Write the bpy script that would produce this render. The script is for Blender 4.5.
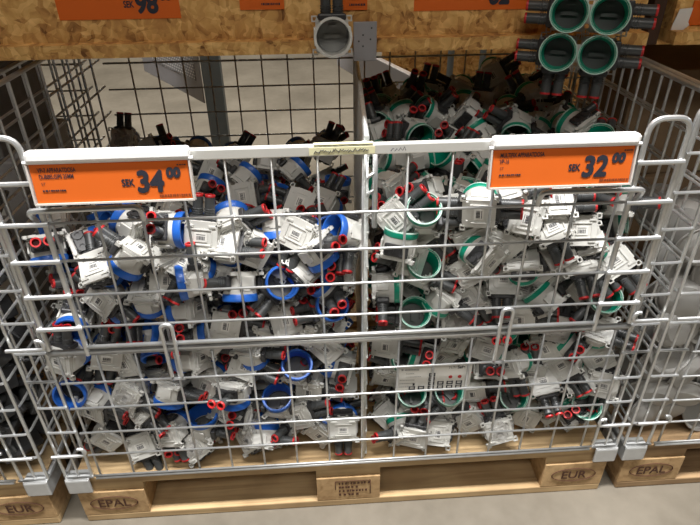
import bpy, bmesh, math, random
from mathutils import Vector, Matrix, Quaternion, noise
from math import sin, cos, pi, radians
for o in list(bpy.data.objects): bpy.data.objects.remove(o)
SC = bpy.context.scene
COL = SC.collection
rnd = random.Random(7)

# ---------------------------------------------------------------- camera
F, CX, CY, CZ, YAW, PITCH, ROLL = 567.27, -0.0400, -0.8286, 1.1910, 0.0588, 0.5587, -0.0105
cy, sy, cp, sp, cr, sr = cos(YAW), sin(YAW), cos(PITCH), sin(PITCH), cos(ROLL), sin(ROLL)
fwd = Vector((sy*cp, cy*cp, -sp)); rt = Vector((cy, -sy, 0)); up = rt.cross(fwd)
rt2 = rt*cr + up*sr; up2 = -rt*sr + up*cr
cam_d = bpy.data.cameras.new('camera'); cam = bpy.data.objects.new('camera', cam_d); COL.objects.link(cam)
cam.matrix_world = Matrix(((rt2.x, up2.x, -fwd.x, CX), (rt2.y, up2.y, -fwd.y, CY), (rt2.z, up2.z, -fwd.z, CZ), (0, 0, 0, 1)))
cam_d.sensor_fit = 'HORIZONTAL'; cam_d.sensor_width = 36; cam_d.lens = F*36/700; cam_d.clip_start = .02
SC.camera = cam
# ---------------------------------------------------------------- world, lights, exposure
W = bpy.data.worlds.new('warehouse_air'); SC.world = W; W.use_nodes = True
bg = W.node_tree.nodes['Background']; bg.inputs[0].default_value = (1.0, .95, .88, 1); bg.inputs[1].default_value = .012
def area(name, loc, size, sizey, power, col, target):
    d = bpy.data.lights.new(name, 'AREA'); d.shape = 'RECTANGLE'; d.size = size; d.size_y = sizey; d.energy = power; d.color = col
    o = bpy.data.objects.new(name, d); COL.objects.link(o); o.location = loc
    o.rotation_euler = (Vector(target)-Vector(loc)).to_track_quat('-Z', 'Y').to_euler(); return o
area('ceiling_lamp_aisle', (0.1, -.60, 4.6), 3.2, .30, 500, (1, .985, .965), (0.1, -.2, .6))
area('front_fill_lamp', (0, -3.3, 4.8), 4.0, .8, 78, (1, .95, .87), (0, .3, .8))  # added soft fill that brightens the shelf box fronts
area('ceiling_lamp_behind', (-2.2, 5.2, 4.8), 3.0, .8, 200, (1, .93, .82), (-1, 3.4, 0))
area('rear_fill_lamp', (0, 1.12, 4.5), 3.0, .25, 150, (1, .93, .8), (.2, 1.5, .6))  # added fill that brightens the panel, upright and bin at the rear
SC.view_settings.view_transform = 'Standard'; SC.view_settings.look = 'None'
SC.view_settings.gamma = 1; SC.view_settings.use_curve_mapping = False; SC.view_settings.exposure = 0.10

# ---------------------------------------------------------------- materials
def mat(name, col, rough=.5, metal=0, spec=.5, var=0, scale=30, bump=0, trans=0):
    m = bpy.data.materials.new(name); m.use_nodes = True; nt = m.node_tree; b = nt.nodes['Principled BSDF']
    b.inputs['Base Color'].default_value = (*col, 1); b.inputs['Roughness'].default_value = rough
    b.inputs['Metallic'].default_value = metal; b.inputs['Specular IOR Level'].default_value = spec
    tc = nt.nodes.new('ShaderNodeTexCoord'); n = nt.nodes.new('ShaderNodeTexNoise'); n.inputs['Scale'].default_value = scale
    n.inputs['Detail'].default_value = 4
    nt.links.new(tc.outputs['Object'], n.inputs['Vector'])
    r = nt.nodes.new('ShaderNodeMapRange'); v = max(var, .03)
    r.inputs['To Min'].default_value = 1-v; r.inputs['To Max'].default_value = 1+v
    nt.links.new(n.outputs['Fac'], r.inputs['Value'])
    mx = nt.nodes.new('ShaderNodeVectorMath'); mx.operation = 'SCALE'; mx.inputs[0].default_value = col
    nt.links.new(r.outputs[0], mx.inputs['Scale']); nt.links.new(mx.outputs[0], b.inputs['Base Color'])
    if bump:
        bp = nt.nodes.new('ShaderNodeBump'); bp.inputs['Strength'].default_value = bump; bp.inputs['Distance'].default_value = .002
        nt.links.new(n.outputs['Fac'], bp.inputs['Height']); nt.links.new(bp.outputs[0], b.inputs['Normal'])
    return m
def ramp(nt, stops):
    r = nt.nodes.new('ShaderNodeValToRGB'); e = r.color_ramp.elements
    while len(e) < len(stops): e.new(.5)
    for k, (p, c) in enumerate(stops): e[k].position = p; e[k].color = (*c, 1)
    return r
M = {}
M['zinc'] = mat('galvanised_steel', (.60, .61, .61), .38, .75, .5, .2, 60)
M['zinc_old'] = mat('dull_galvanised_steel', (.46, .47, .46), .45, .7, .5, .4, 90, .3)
M['divider'] = mat('crusted_galvanised_steel', (.72, .74, .72), .4, .45, .5, .35, 120, .4)
M['steel_rail'] = mat('bright_steel_rail', (.74, .74, .71), .4, .35, .5, .08, 20)
M['foot'] = mat('painted_steel_foot', (.52, .53, .53), .45, .35, .5, .15, 50, .2)
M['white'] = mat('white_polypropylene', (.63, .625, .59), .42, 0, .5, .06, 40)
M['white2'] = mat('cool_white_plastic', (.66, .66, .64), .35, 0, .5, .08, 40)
M['blue'] = mat('blue_plastic', (.02, .13, .55), .35, 0, .5, .05)
M['green'] = mat('green_plastic', (.0, .30, .185), .35, 0, .5, .05)
M['palegreen'] = mat('pale_green_plastic', (.50, .68, .60), .35)
M['pipe'] = mat('dark_grey_plastic', (.058, .061, .062), .38, 0, .5, .15, 60)
M['grey'] = mat('mid_grey_plastic', (.10, .10, .098), .5, 0, .4, .1)
M['sample_grey'] = mat('light_grey_plastic', (.30, .30, .29), .5)
M['clip'] = mat('black_plastic', (.035, .035, .037), .45)
M['red'] = mat('red_plastic', (.52, .02, .022), .4)
M['red_shade'] = mat('shaded_red_plastic', (.16, .008, .008), .5)
M['label'] = mat('white_sticker_paper', (.75, .74, .7), .6)
M['ink'] = mat('dark_printing_ink', (.02, .022, .035), .6)
M['greyink'] = mat('grey_printing_ink', (.28, .28, .28), .6)
M['orange'] = mat('orange_price_card', (.70, .135, .016), .5, 0, .3, .03)
M['darkorange_ink'] = mat('brown_fine_print_ink', (.25, .05, .01), .6)
M['holder'] = mat('white_label_holder', (.88, .88, .88), .3)
M['clear_edge'] = mat('clear_label_edge', (.62, .58, .54), .25)
M['brand'] = mat('branded_wood_char', (.07, .025, .01), .8)
M['darkwood_and_gap'] = mat('dark_stained_timber_and_gap', (.06, .03, .018), .7, 0, .3, .3)
M['bluesteel'] = mat('blue_grey_painted_steel', (.165, .20, .22), .45, .1, .5, .08)
M['greysheet'] = mat('grey_painted_sheet_steel', (.30, .29, .30), .5, .1, .5, .08)
M['tape'] = mat('yellowed_tape', (.84, .81, .52), .5)
M['paper'] = mat('white_paper', (.75, .72, .68), .7)
M['lilac'] = mat('lilac_paper', (.42, .38, .5), .7)
M['cream'] = mat('cream_painted_steel', (.42, .38, .24), .5, .1)
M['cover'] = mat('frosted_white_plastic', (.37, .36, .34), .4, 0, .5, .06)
M['carton'] = mat('brown_cardboard', (.22, .15, .09), .8, 0, .2, .2)

def wood(name, base, dark, scl=(3, 60, 60)):
    m = bpy.data.materials.new(name); m.use_nodes = True; nt = m.node_tree; b = nt.nodes['Principled BSDF']
    tc = nt.nodes.new('ShaderNodeTexCoord'); mp = nt.nodes.new('ShaderNodeMapping'); mp.inputs['Scale'].default_value = scl
    n = nt.nodes.new('ShaderNodeTexNoise'); n.inputs['Scale'].default_value = 1; n.inputs['Detail'].default_value = 6; n.inputs['Distortion'].default_value = .6
    nt.links.new(tc.outputs['Object'], mp.inputs[0]); nt.links.new(mp.outputs[0], n.inputs[0])
    r = ramp(nt, [(.25, dark), (.5, base), (.8, tuple(min(1, x*1.25) for x in base))]); nt.links.new(n.outputs['Fac'], r.inputs[0])
    n2 = nt.nodes.new('ShaderNodeTexNoise'); n2.inputs['Scale'].default_value = 7; n2.inputs['Detail'].default_value = 3
    nt.links.new(tc.outputs['Object'], n2.inputs[0])
    mx = nt.nodes.new('ShaderNodeMix'); mx.data_type = 'RGBA'; mx.blend_type = 'MULTIPLY'; mx.inputs[0].default_value = .5
    r2 = ramp(nt, [(.35, (.45, .38, .32)), (.6, (1, 1, 1))]); nt.links.new(n2.outputs['Fac'], r2.inputs[0])
    nt.links.new(r.outputs[0], mx.inputs[6]); nt.links.new(r2.outputs[0], mx.inputs[7]); nt.links.new(mx.outputs[2], b.inputs['Base Color'])
    b.inputs['Roughness'].default_value = .75; b.inputs['Specular IOR Level'].default_value = .25
    bp = nt.nodes.new('ShaderNodeBump'); bp.inputs['Strength'].default_value = .3; bp.inputs['Distance'].default_value = .001
    nt.links.new(n.outputs['Fac'], bp.inputs['Height']); nt.links.new(bp.outputs[0], b.inputs['Normal'])
    return m
M['wood'] = wood('pine_pallet_wood', (.52, .37, .20), (.34, .22, .11))
M['wood2'] = wood('weathered_pallet_wood', (.36, .24, .13), (.2, .12, .06))
M['block'] = wood('pressed_chip_block', (.52, .35, .18), (.36, .22, .10), (60, 60, 60))
def osb(name, gain=1.0):
    m = bpy.data.materials.new(name); m.use_nodes = True; nt = m.node_tree; b = nt.nodes['Principled BSDF']
    tc = nt.nodes.new('ShaderNodeTexCoord'); n0 = nt.nodes.new('ShaderNodeTexNoise'); n0.inputs['Scale'].default_value = 22; n0.inputs['Detail'].default_value = 2
    nt.links.new(tc.outputs['Object'], n0.inputs[0])
    sc = nt.nodes.new('ShaderNodeVectorMath'); sc.operation = 'SCALE'; sc.inputs['Scale'].default_value = .05; nt.links.new(n0.outputs['Color'], sc.inputs[0])
    ad = nt.nodes.new('ShaderNodeVectorMath'); ad.operation = 'ADD'; nt.links.new(tc.outputs['Object'], ad.inputs[0]); nt.links.new(sc.outputs[0], ad.inputs[1])
    cols = []
    for k, (s, rot) in enumerate((((36, 36, 95), .5), ((95, 95, 34), -.4))):
        mp = nt.nodes.new('ShaderNodeMapping'); mp.inputs['Scale'].default_value = s; mp.inputs['Rotation'].default_value = (0, rot, 0)
        v = nt.nodes.new('ShaderNodeTexVoronoi'); v.inputs['Scale'].default_value = 1.0
        nt.links.new(ad.outputs[0], mp.inputs[0]); nt.links.new(mp.outputs[0], v.inputs['Vector'])
        sep = nt.nodes.new('ShaderNodeSeparateColor'); nt.links.new(v.outputs['Color'], sep.inputs[0]); cols.append(sep.outputs[k])
    av = nt.nodes.new('ShaderNodeMath'); av.operation = 'ADD'; nt.links.new(cols[0], av.inputs[0]); nt.links.new(cols[1], av.inputs[1])
    n1 = nt.nodes.new('ShaderNodeTexNoise'); n1.inputs['Scale'].default_value = 45; n1.inputs['Detail'].default_value = 5; nt.links.new(ad.outputs[0], n1.inputs[0])
    a2 = nt.nodes.new('ShaderNodeMath'); a2.operation = 'MULTIPLY_ADD'; a2.inputs[1].default_value = 2.4; nt.links.new(n1.outputs['Fac'], a2.inputs[0]); nt.links.new(av.outputs[0], a2.inputs[2])
    dv = nt.nodes.new('ShaderNodeMath'); dv.operation = 'DIVIDE'; dv.inputs[1].default_value = 4.4; nt.links.new(a2.outputs[0], dv.inputs[0])
    g = gain
    r = ramp(nt, [(.24, (.13*g, .055*g, .017*g)), (.38, (.36*g, .18*g, .055*g)), (.52, (.47*g, .265*g, .085*g)), (.76, (.66*g, .43*g, .17*g))])
    nt.links.new(dv.outputs[0], r.inputs[0]); nt.links.new(r.outputs[0], b.inputs['Base Color'])
    b.inputs['Roughness'].default_value = .65; b.inputs['Specular IOR Level'].default_value = .3
    return m
M['osb'] = osb('oriented_strand_board', 1.35); M['osb2'] = osb('pale_strand_board', 1.15)
def concrete():
    m = bpy.data.materials.new('polished_concrete'); m.use_nodes = True; nt = m.node_tree; b = nt.nodes['Principled BSDF']
    tc = nt.nodes.new('ShaderNodeTexCoord')
    n = nt.nodes.new('ShaderNodeTexNoise'); n.inputs['Scale'].default_value = 2.5; n.inputs['Detail'].default_value = 8; nt.links.new(tc.outputs['Object'], n.inputs[0])
    n2 = nt.nodes.new('ShaderNodeTexNoise'); n2.inputs['Scale'].default_value = 26; n2.inputs['Detail'].default_value = 6; nt.links.new(tc.outputs['Object'], n2.inputs[0])
    a = nt.nodes.new('ShaderNodeMath'); a.operation = 'MULTIPLY_ADD'; a.inputs[1].default_value = .4; nt.links.new(n2.outputs['Fac'], a.inputs[0]); nt.links.new(n.outputs['Fac'], a.inputs[2])
    r = ramp(nt, [(.35, (.108, .094, .072)), (.68, (.160, .14, .11)), (1, (.215, .19, .152))]); nt.links.new(a.outputs[0], r.inputs[0]); nt.links.new(r.outputs[0], b.inputs['Base Color'])
    b.inputs['Roughness'].default_value = .42; b.inputs['Specular IOR Level'].default_value = .4
    return m
M['floor'] = concrete()
def bagmat():
    m = bpy.data.materials.new('clear_polythene'); m.use_nodes = True; nt = m.node_tree; b = nt.nodes['Principled BSDF']
    b.inputs['Base Color'].default_value = (.85, .84, .82, 1); b.inputs['Roughness'].default_value = .18; b.inputs['Alpha'].default_value = .35
    b.inputs['Specular IOR Level'].default_value = .9
    n = nt.nodes.new('ShaderNodeTexNoise'); n.inputs['Scale'].default_value = 55; n.inputs['Detail'].default_value = 4
    bp = nt.nodes.new('ShaderNodeBump'); bp.inputs['Strength'].default_value = 1; bp.inputs['Distance'].default_value = .006
    nt.links.new(n.outputs['Fac'], bp.inputs['Height']); nt.links.new(bp.outputs[0], b.inputs['Normal'])
    return m
M['bag'] = bagmat()
def perfmat():
    m = bpy.data.materials.new('perforated_grey_sheet'); m.use_nodes = True; nt = m.node_tree; b = nt.nodes['Principled BSDF']
    tc = nt.nodes.new('ShaderNodeTexCoord'); mp = nt.nodes.new('ShaderNodeMapping'); mp.inputs['Scale'].default_value = (42, 42, 75)
    nt.links.new(tc.outputs['Object'], mp.inputs[0])
    br = nt.nodes.new('ShaderNodeTexBrick'); br.inputs['Color1'].default_value = (.62, .6, .58, 1); br.inputs['Color2'].default_value = (.62, .6, .58, 1)
    br.inputs['Mortar'].default_value = (.2, .2, .21, 1); br.inputs['Scale'].default_value = 1; br.inputs['Mortar Size'].default_value = .22
    br.inputs['Brick Width'].default_value = 1.; br.inputs['Row Height'].default_value = .9
    sx = nt.nodes.new('ShaderNodeSeparateXYZ'); nt.links.new(mp.outputs[0], sx.inputs[0]); cb = nt.nodes.new('ShaderNodeCombineXYZ')
    nt.links.new(sx.outputs[0], cb.inputs[0]); nt.links.new(sx.outputs[2], cb.inputs[1]); nt.links.new(cb.outputs[0], br.inputs['Vector'])
    nt.links.new(br.outputs['Color'], b.inputs['Base Color']); b.inputs['Roughness'].default_value = .5
    return m
M['perf'] = perfmat()

# ---------------------------------------------------------------- mesh helpers
class MB:
    def __init__(s): s.bm = bmesh.new(); s.sm = []
    def box(s, c, d, rot=None, bev=0):
        g = bmesh.ops.create_cube(s.bm, size=1); vs = g['verts']
        bmesh.ops.scale(s.bm, vec=d, verts=vs)
        if bev:
            es = list({e for v in vs for e in v.link_edges}); r = bmesh.ops.bevel(s.bm, geom=es, offset=bev, segments=2, affect='EDGES', profile=.5); vs = list({v for f in r['faces'] for v in f.verts} | {v for v in vs if v.is_valid})
        mtx = Matrix.Translation(c) @ (rot.to_4x4() if rot else Matrix())
        bmesh.ops.transform(s.bm, matrix=mtx, verts=vs); return s
    def tube(s, pts, r, n=6, caps=True):
        pts = [Vector(p) for p in pts]; rings = []; prev = None
        for i, p in enumerate(pts):
            d = (pts[min(i+1, len(pts)-1)]-pts[max(i-1, 0)]).normalized()
            if prev is None:
                a = Vector((0, 0, 1)) if abs(d.z) < .9 else Vector((1, 0, 0)); x = d.cross(a).normalized()
            else: x = (prev - d*prev.dot(d)).normalized()
            prev = x; y = d.cross(x)
            rings.append([s.bm.verts.new(p+x*r*cos(2*pi*k/n)+y*r*sin(2*pi*k/n)) for k in range(n)])
        for a, b in zip(rings, rings[1:]):
            for k in range(n):
                f = s.bm.faces.new((a[k], a[(k+1) % n], b[(k+1) % n], b[k])); f.smooth = True
        if caps: s.bm.faces.new(rings[0][::-1]); s.bm.faces.new(rings[-1])
        return s
    def lathe(s, prof, n=24, mtx=None, closed=False):
        mtx = mtx or Matrix(); rings = []
        for r, z in prof:
            if r < 1e-6: rings.append([s.bm.verts.new(mtx @ Vector((0, 0, z)))])
            else: rings.append([s.bm.verts.new(mtx @ Vector((r*cos(2*pi*k/n), r*sin(2*pi*k/n), z))) for k in range(n)])
        pr = list(zip(rings, rings[1:])) + ([(rings[-1], rings[0])] if closed else [])
        for a, b in pr:
            for k in range(n):
                k2 = (k+1) % n
                if len(a) == 1 and len(b) == 1: continue
                if len(a) == 1: f = s.bm.faces.new((a[0], b[k2], b[k]))
                elif len(b) == 1: f = s.bm.faces.new((a[k], a[k2], b[0]))
                else: f = s.bm.faces.new((a[k], a[k2], b[k2], b[k]))
                f.smooth = True
        return s
    def prism(s, poly, z0, z1, mtx=None):
        mtx = mtx or Matrix()
        a = [s.bm.verts.new(mtx @ Vector((x, y, z0))) for x, y in poly]; b = [s.bm.verts.new(mtx @ Vector((x, y, z1))) for x, y in poly]
        n = len(poly); s.bm.faces.new(a[::-1]); s.bm.faces.new(b)
        for k in range(n): s.bm.faces.new((a[k], a[(k+1) % n], b[(k+1) % n], b[k]))
        return s
    def quad(s, a, b, c, d): s.bm.faces.new([s.bm.verts.new(p) for p in (a, b, c, d)]); return s
    def mesh(s, name, m):
        bmesh.ops.recalc_face_normals(s.bm, faces=s.bm.faces)
        for e in s.bm.edges:
            if len(e.link_faces) == 2 and e.calc_face_angle(0) > .6: e.smooth = False
        me = bpy.data.meshes.new(name); s.bm.to_mesh(me); s.bm.free()
        for x in (m if isinstance(m, (list, tuple)) else [m]): me.materials.append(x)
        return me
    def build(s, name, m, parent=None): return link(name, s.mesh(name, m), parent)
def link(name, me, parent=None):
    o = bpy.data.objects.new(name, me); COL.objects.link(o)
    if parent: o.parent = parent
    return o
def tag(o, label, cat, group=None):
    o['label'] = label; o['category'] = cat
    if group: o['group'] = group
    return o
def thing(name, loc, label, cat, group=None):
    o = bpy.data.objects.new(name, None); COL.objects.link(o); o.location = loc; o.empty_display_size = .05
    return tag(o, label, cat, group)
def struct(o): o['kind'] = 'structure'; return o
def text(s, size, m, parent, loc, name='printed_text', rot=(pi/2, 0, 0), sx=1.0, thick=.0, bold=0, align='LEFT', shear=0):
    if bold > .0004:
        k = int(bold/.0009)+1; me_all = MB().bm; offs = [(bold*cos(a_)*j/k, bold*sin(a_)*j/k) for j in range(1, k+1) for a_ in [q*pi/4 for q in range(8)]]+[(0, 0)]
        src = text(s, size, m, None, (0, 0, 0), sx=1, shear=shear, align=align); base_me = src.data; bpy.data.objects.remove(src)
        for i_, (ox, oy) in enumerate(offs):
            b0 = bmesh.new(); b0.from_mesh(base_me); bmesh.ops.translate(b0, vec=(ox, oy, i_*.00001), verts=b0.verts); tmp = bpy.data.meshes.new('t'); b0.to_mesh(tmp); b0.free(); me_all.from_mesh(tmp); bpy.data.meshes.remove(tmp)
        me = bpy.data.meshes.new(name); me_all.to_mesh(me); me_all.free(); me.materials.append(m); bpy.data.meshes.remove(base_me)
        o = link(name, me, parent); o.location = loc; o.rotation_euler = rot; o.scale = (sx, 1, 1); return o
    cu = bpy.data.curves.new('t', 'FONT'); cu.body = s; cu.size = size; cu.align_x = align; cu.offset = bold; cu.extrude = thick; cu.shear = shear
    t = bpy.data.objects.new('t', cu); COL.objects.link(t)
    me = bpy.data.meshes.new_from_object(t.evaluated_get(bpy.context.evaluated_depsgraph_get())); bpy.data.objects.remove(t)
    me.materials.clear(); me.materials.append(m)
    o = link(name, me, parent); o.location = loc; o.rotation_euler = rot; o.scale = (sx, 1, 1); return o

# ---------------------------------------------------------------- setting
b = MB(); b.box((0, 2, -.05), (16, 16, .1)); struct(b.build('floor', M['floor']))

# ---------------------------------------------------------------- pallets
def stamp_oval(parent, x, z, word, m):
    b = MB(); n = 36
    b.tube([(x+.052*cos(2*pi*k/n), -.0012, z+.0215*sin(2*pi*k/n)) for k in range(n+1)], .0011, 4); b.build('branded_oval', m, parent)
    text(word, .036, m, parent, (x, -.0015, z-.012), 'branded_letters', align='CENTER', sx=.92, thick=.0004, bold=.0003)
def pallet(loc, label, wm, left='EPAL', right='EUR', centre=True):
    t = thing('wooden_pallet', loc, label, 'pallet')
    for i, (y0, w) in enumerate(((0.004, .145), (.19, .10), (.328, .145), (.512, .10), (.651, .145))):
        b = MB(); b.box((0, y0+w/2, .133), (1.196, w, .022), bev=.0015); b.build('top_board', wm, t)
    for x in (-.5275, 0, .5275):
        b = MB(); b.box((x, .4, .111), (.145, .79, .022), bev=.001); b.build('stringer_board', wm, t)
        for y in (.05, .4, .75):
            b = MB(); b.box((x, y, .061), (.145, .1 if y != .4 else .145, .078), bev=.0015); b.build('spacer_block', M['block'], t)
    for y, w in ((.05, .1), (.4, .145), (.75, .1)):
        b = MB(); b.box((0, y, .011), (1.2, w, .022), bev=.003); b.build('bottom_board', wm, t)
    stamp_oval(t, -.5275, .062, left, M['brand']); stamp_oval(t, .5275, .062, right, M['brand'])
    if centre:
        b = MB()
        for p, q in (((-.03, .088), (.05, .088)), ((.05, .088), (.05, .04)), ((-.03, .088), (-.03, .06))): b.tube([(p[0], -.001, p[1]), (q[0], -.001, q[1])], .0009, 4)
        r = random.Random(3)
        for k, zz in enumerate((.080, .067, .054, .041)):
            x = -.022
            while x < (.045 if k % 2 == 0 else .02):
                w = r.uniform(.002, .006); b.box((x+w/2, -.0008, zz), (w, .0012, .006)); x += w+r.uniform(.001, .006)
        b.build('inspection_stamp', M['brand'], t)
    return t
pallet((0, 0, 0), 'pale pine pallet with branded ovals and a centre stamp under the middle mesh cage', M['wood'])
pallet((-1.262, .0, 0), 'pine pallet at the left edge, corner branded in an oval, under the left cage', M['wood'], centre=False)
pallet((1.242, .0, 0), 'weathered darker pallet with a worn oval at the right edge, under the right cage', M['wood2'], left='EPAL', centre=False)

# ---------------------------------------------------------------- mesh cages
WR, RR = .0024, .0038
def fillet(pts, rad=.02, n=5):
    out = [Vector(pts[0])]
    for a, p, c in zip(pts, pts[1:], pts[2:]):
        a, p, c = map(Vector, (a, p, c)); u = (a-p).normalized(); v = (c-p).normalized(); r = min(rad, (a-p).length/2, (c-p).length/2)
        A = p+u*r; C = p+v*r
        for k in range(n+1):
            q = k/n; out.append(A*(1-q)**2+p*2*q*(1-q)+C*q*q)
    out.append(Vector(pts[-1])); return out
def cage(loc, label, divider, main):
    t = thing('wire_mesh_cage', loc, label, 'cage')
    zb = .151; g = .0708; x0 = .0305
    lower = [.151, .224, .2902, .3595, .4268, .497]; upper = [.5634, .6321, .7013, .7713]
    # lower front panel
    b = MB(); wx = [x0+g*i for i in range(-8, 9) if abs(x0+g*i) < .56]
    for x in wx: b.tube([(x, .003, .149), (x, .003, .506)], WR)
    for z in lower: b.tube([(-.545, -.001, z), (.545, -.001, z)], WR if z > .16 else RR)
    b.tube([(-.548, -.001, .158), (.548, -.001, .158)], WR)
    b.build('lower_front_panel', M['zinc'], t)
    # drop gate
    gt = MB(); gx = [x for x in wx if abs(x) < .49]
    for x in gx: gt.tube([(x, -.001, .512), (x, -.001, .872)], WR)
    for z in upper: gt.tube([(-.475, -.005, z), (.475, -.005, z)], WR)
    gt.build('drop_gate_mesh', M['zinc'], t)
    b = MB(); b.tube([(-.545, -.004, .506), (.545, -.004, .506)], .0055, 8); b.build('hinge_rod', M['zinc'], t)
    b = MB(); b.tube([(-.475, -.006, .518), (.475, -.006, .518)], .0042, 8); b.build('gate_bottom_rod', M['zinc'], t)
    b = MB(); b.box((0, -.004, .879), (.93, .012, .017), bev=.002); b.build('gate_top_rail', M['steel_rail'], t)
    for s in (-1, 1):
        b = MB(); b.tube(fillet([(s*.474, -.006, .50), (s*.474, -.006, .913), (s*.540, -.006, .913), (s*.540, -.006, .515)], .025, 6), .0048, 8)
        for z in (.843, .773, .704, .635, .566): b.tube([(s*.466, -.012, z), (s*.544, -.012, z)], .0042, 8)
        b.build('gate_end_frame', M['zinc'], t)
        # corner return + side panel
        b = MB()
        zs = [.151+.07*k for k in range(11)]
        for x in (.556, .612): b.tube([(s*x, .006, .149), (s*x, .006, .915)], .0034, 6)
        b.tube([(s*.585, .006, .149), (s*.585, .006, .5)], WR, 6)
        for z in zs: b.tube(fillet([(s*.552, .002, z), (s*.609, .003, z), (s*.614, .016, z), (s*.614, .79, z)], .004, 2), .0028, 6)
        y = .075
        while y < .79: b.tube([(s*.611, y, .15), (s*.611, y, .92)], .0028, 6); y += .0715
        b.tube(fillet([(s*.556, .006, .80), (s*.556, .006, .925), (s*.612, .02, .925), (s*.612, .79, .925)], .02, 4), .005, 8)
        b.tube([(s*.612, .01, .155), (s*.612, .79, .155)], .005, 8)
        b.build('side_mesh_panel', M['zinc'], t)
        for z in (.522, .236):                                         # latch hooks
            h = MB(); h.tube([(s*.612, -.012, z), (s*.56, -.012, z)]+[(s*(.552-.010*sin(a)), -.012, z+.010-.010*cos(a)) for a in [k*.5 for k in range(1, 8)]], .0036, 8)
            h.build('latch_hook', M['zinc'], t)
        for yy in (.028, .772):                                        # feet
            f = MB(); sg = 1 if yy < .4 else -1
            f.box((s*.587, yy-sg*.031, .128), (.052, .006, .044), bev=.004)
            f.box((s*.610, yy, .128), (.005, .066, .044), bev=.002)
            f.box((s*.587, yy-sg*.018, .149), (.052, .028, .005), bev=.002)
            f.build('corner_foot', M['foot'], t)
        L = MB(); xx = s*.31-.012
        L.tube(fillet([(xx-.010, -.010, .44), (xx-.010, -.012, .565), (xx+.010, -.012, .565), (xx+.008, -.010, .44)], .012, 5), .0036, 8)
        L.tube([(xx-.012, -.008, .432), (xx+.012, -.008, .432)], .003, 6)
        L.build('gate_latch_loop', M['zinc'], t)
        # side grips just under the price signs
        G = MB(); G.tube(fillet([(s*.488, .0, .772), (s*.492, -.012, .797), (s*.32, -.012, .799), (s*.32, -.004, .772)], .012, 4), .0048, 8); G.build('gate_grip_rod', M['zinc'], t)
    # back panel
    b = MB()
    for i in range(-8, 9): b.tube([(x0+g*i, .792, .15), (x0+g*i, .792, .92)], WR)
    for k in range(11): b.tube([(-.605, .788, .142+.07*k), (.605, .788, .142+.07*k)], WR if k != 10 else .0028)
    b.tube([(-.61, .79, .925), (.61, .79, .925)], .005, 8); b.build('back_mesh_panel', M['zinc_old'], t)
    # floor grid
    if divider:
        b = MB(); X = lambda y: .037+.035*y/.78
        y = .02
        while y < .78:
            b.tube([(X(y), y, .155), (X(y), y, .885)], .0040, 6); y += .019
        for k in range(11): b.tube([(X(.015)+.003, .015, .16+.07*k), (X(.78)+.003, .78, .16+.07*k)], WR)
        b.tube([(X(.015), .015, .888), (X(.78), .78, .888)], .0048, 8)
        b.tube([(X(.012)-.004, .012, .155), (X(.012)-.004, .012, .885)], .0038, 8)
        b.build('divider_panel', M['divider'], t)
        b = MB(); b.tube([(.052, .02, .868), (.052, .018, .73)], .0045, 8)
        for z in (.83, .80, .76): b.tube([(.052, .018, z), (.036, .016, z-.01)], .003, 6)
        b.build('divider_hook', M['zinc'], t)
    return t
MAIN = cage((0, 0, 0), 'large galvanised wire mesh cage in the middle, full of junction boxes', True, True)
cage((-1.262, .0, 0), 'galvanised wire mesh cage cut off by the left edge of the photo', False, False)
cage((1.242, .0, 0), 'galvanised wire mesh cage cut off by the right edge, holding white covers', False, False)

# ---------------------------------------------------------------- price signs
def dashes(parent, x0, x1, z, h, m, seed, y=-.0008, name='fine_print'):
    b = MB(); r = random.Random(seed); x = x0
    while x < x1:
        w = r.uniform(.0012, .0035); b.box((x+w/2, y, z), (w, .0006, h*r.uniform(.8, 1))); x += w+r.uniform(.0006, .0016)
    return b.build(name, m, parent)
def price_sign(loc, label, lines, price, tilt=.0, holder=True, w=.238, h=.060, dz=0):
    t = thing('price_sign', loc, label, 'price sign'); t.rotation_euler = (tilt, 0, 0)
    b = MB(); b.box((w/2, .001, -h/2), (w, .002, h)); b.build('price_card', M['orange'], t)
    if holder:
        b = MB(); b.box((w/2, .0035, -h/2), (w+.010, .0025, h+.006)); b.box((w/2, -.0006, -h-.0012), (w+.008, .004, .0028)); b.box((-.003, -.0006, -h/2), (.0028, .004, h)); b.box((w+.003, -.0006, -h/2), (.0028, .004, h)); b.build('card_sleeve', M['clear_edge'], t)
        b = MB(); b.box((w/2+.001, .004, .011), (w+.007, .020, .018), bev=.005); b.tube([(-.007, .0, .003), (w+.009, .0, .003)], .003, 8); b.build('clip_rail', M['holder'], t)
    for k, s in enumerate(lines): text(s, .0094, M['ink'], t, (.011, -.0006, -.012-.0098*k), 'product_name', sx=.64, bold=.0002)
    n = len(lines)
    if holder:
        text('ST', .006, M['ink'], t, (.012, -.0006, -.012-.0098*n), 'unit_text')
        dashes(t, .012, .03 if n == 9 else .046, -.040, .0025, M['ink'], 5)
        dashes(t, w-.048, w-.004, -.0535, .0045, M['darkorange_ink'], 9); dashes(t, w-.016, w-.004, -.0065, .002, M['ink'], 11)
    text('SEK', .0155, M['ink'], t, (w-.101, -.0006, -.037+dz), 'currency_text', sx=.74, bold=.0005)
    text(price, .045, M['ink'], t, (w-.080, -.0008, -.046+dz), 'price_figures', sx=.90, bold=.0020, shear=.08)
    text('00', .020, M['ink'], t, (w-.0335, -.0008, -.025+dz), 'price_decimals', sx=1.0, bold=.0014, shear=.08)
    return t
TL = .12
a = price_sign((-.463, -.020, .876), 'orange price sign reading 34 kronor in a white clip rail, left end of cage', ['VP-7 APPARATDOSA', 'DUBBELGIPS 25MM'], '34', -TL, w=.230)
a = price_sign((.229, -.020, .876), 'orange price sign reading 32 kronor in a white clip rail, right end of cage', ['MULTIFIX APPARATDOSA', 'VP-16'], '32', -TL, w=.222)
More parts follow.
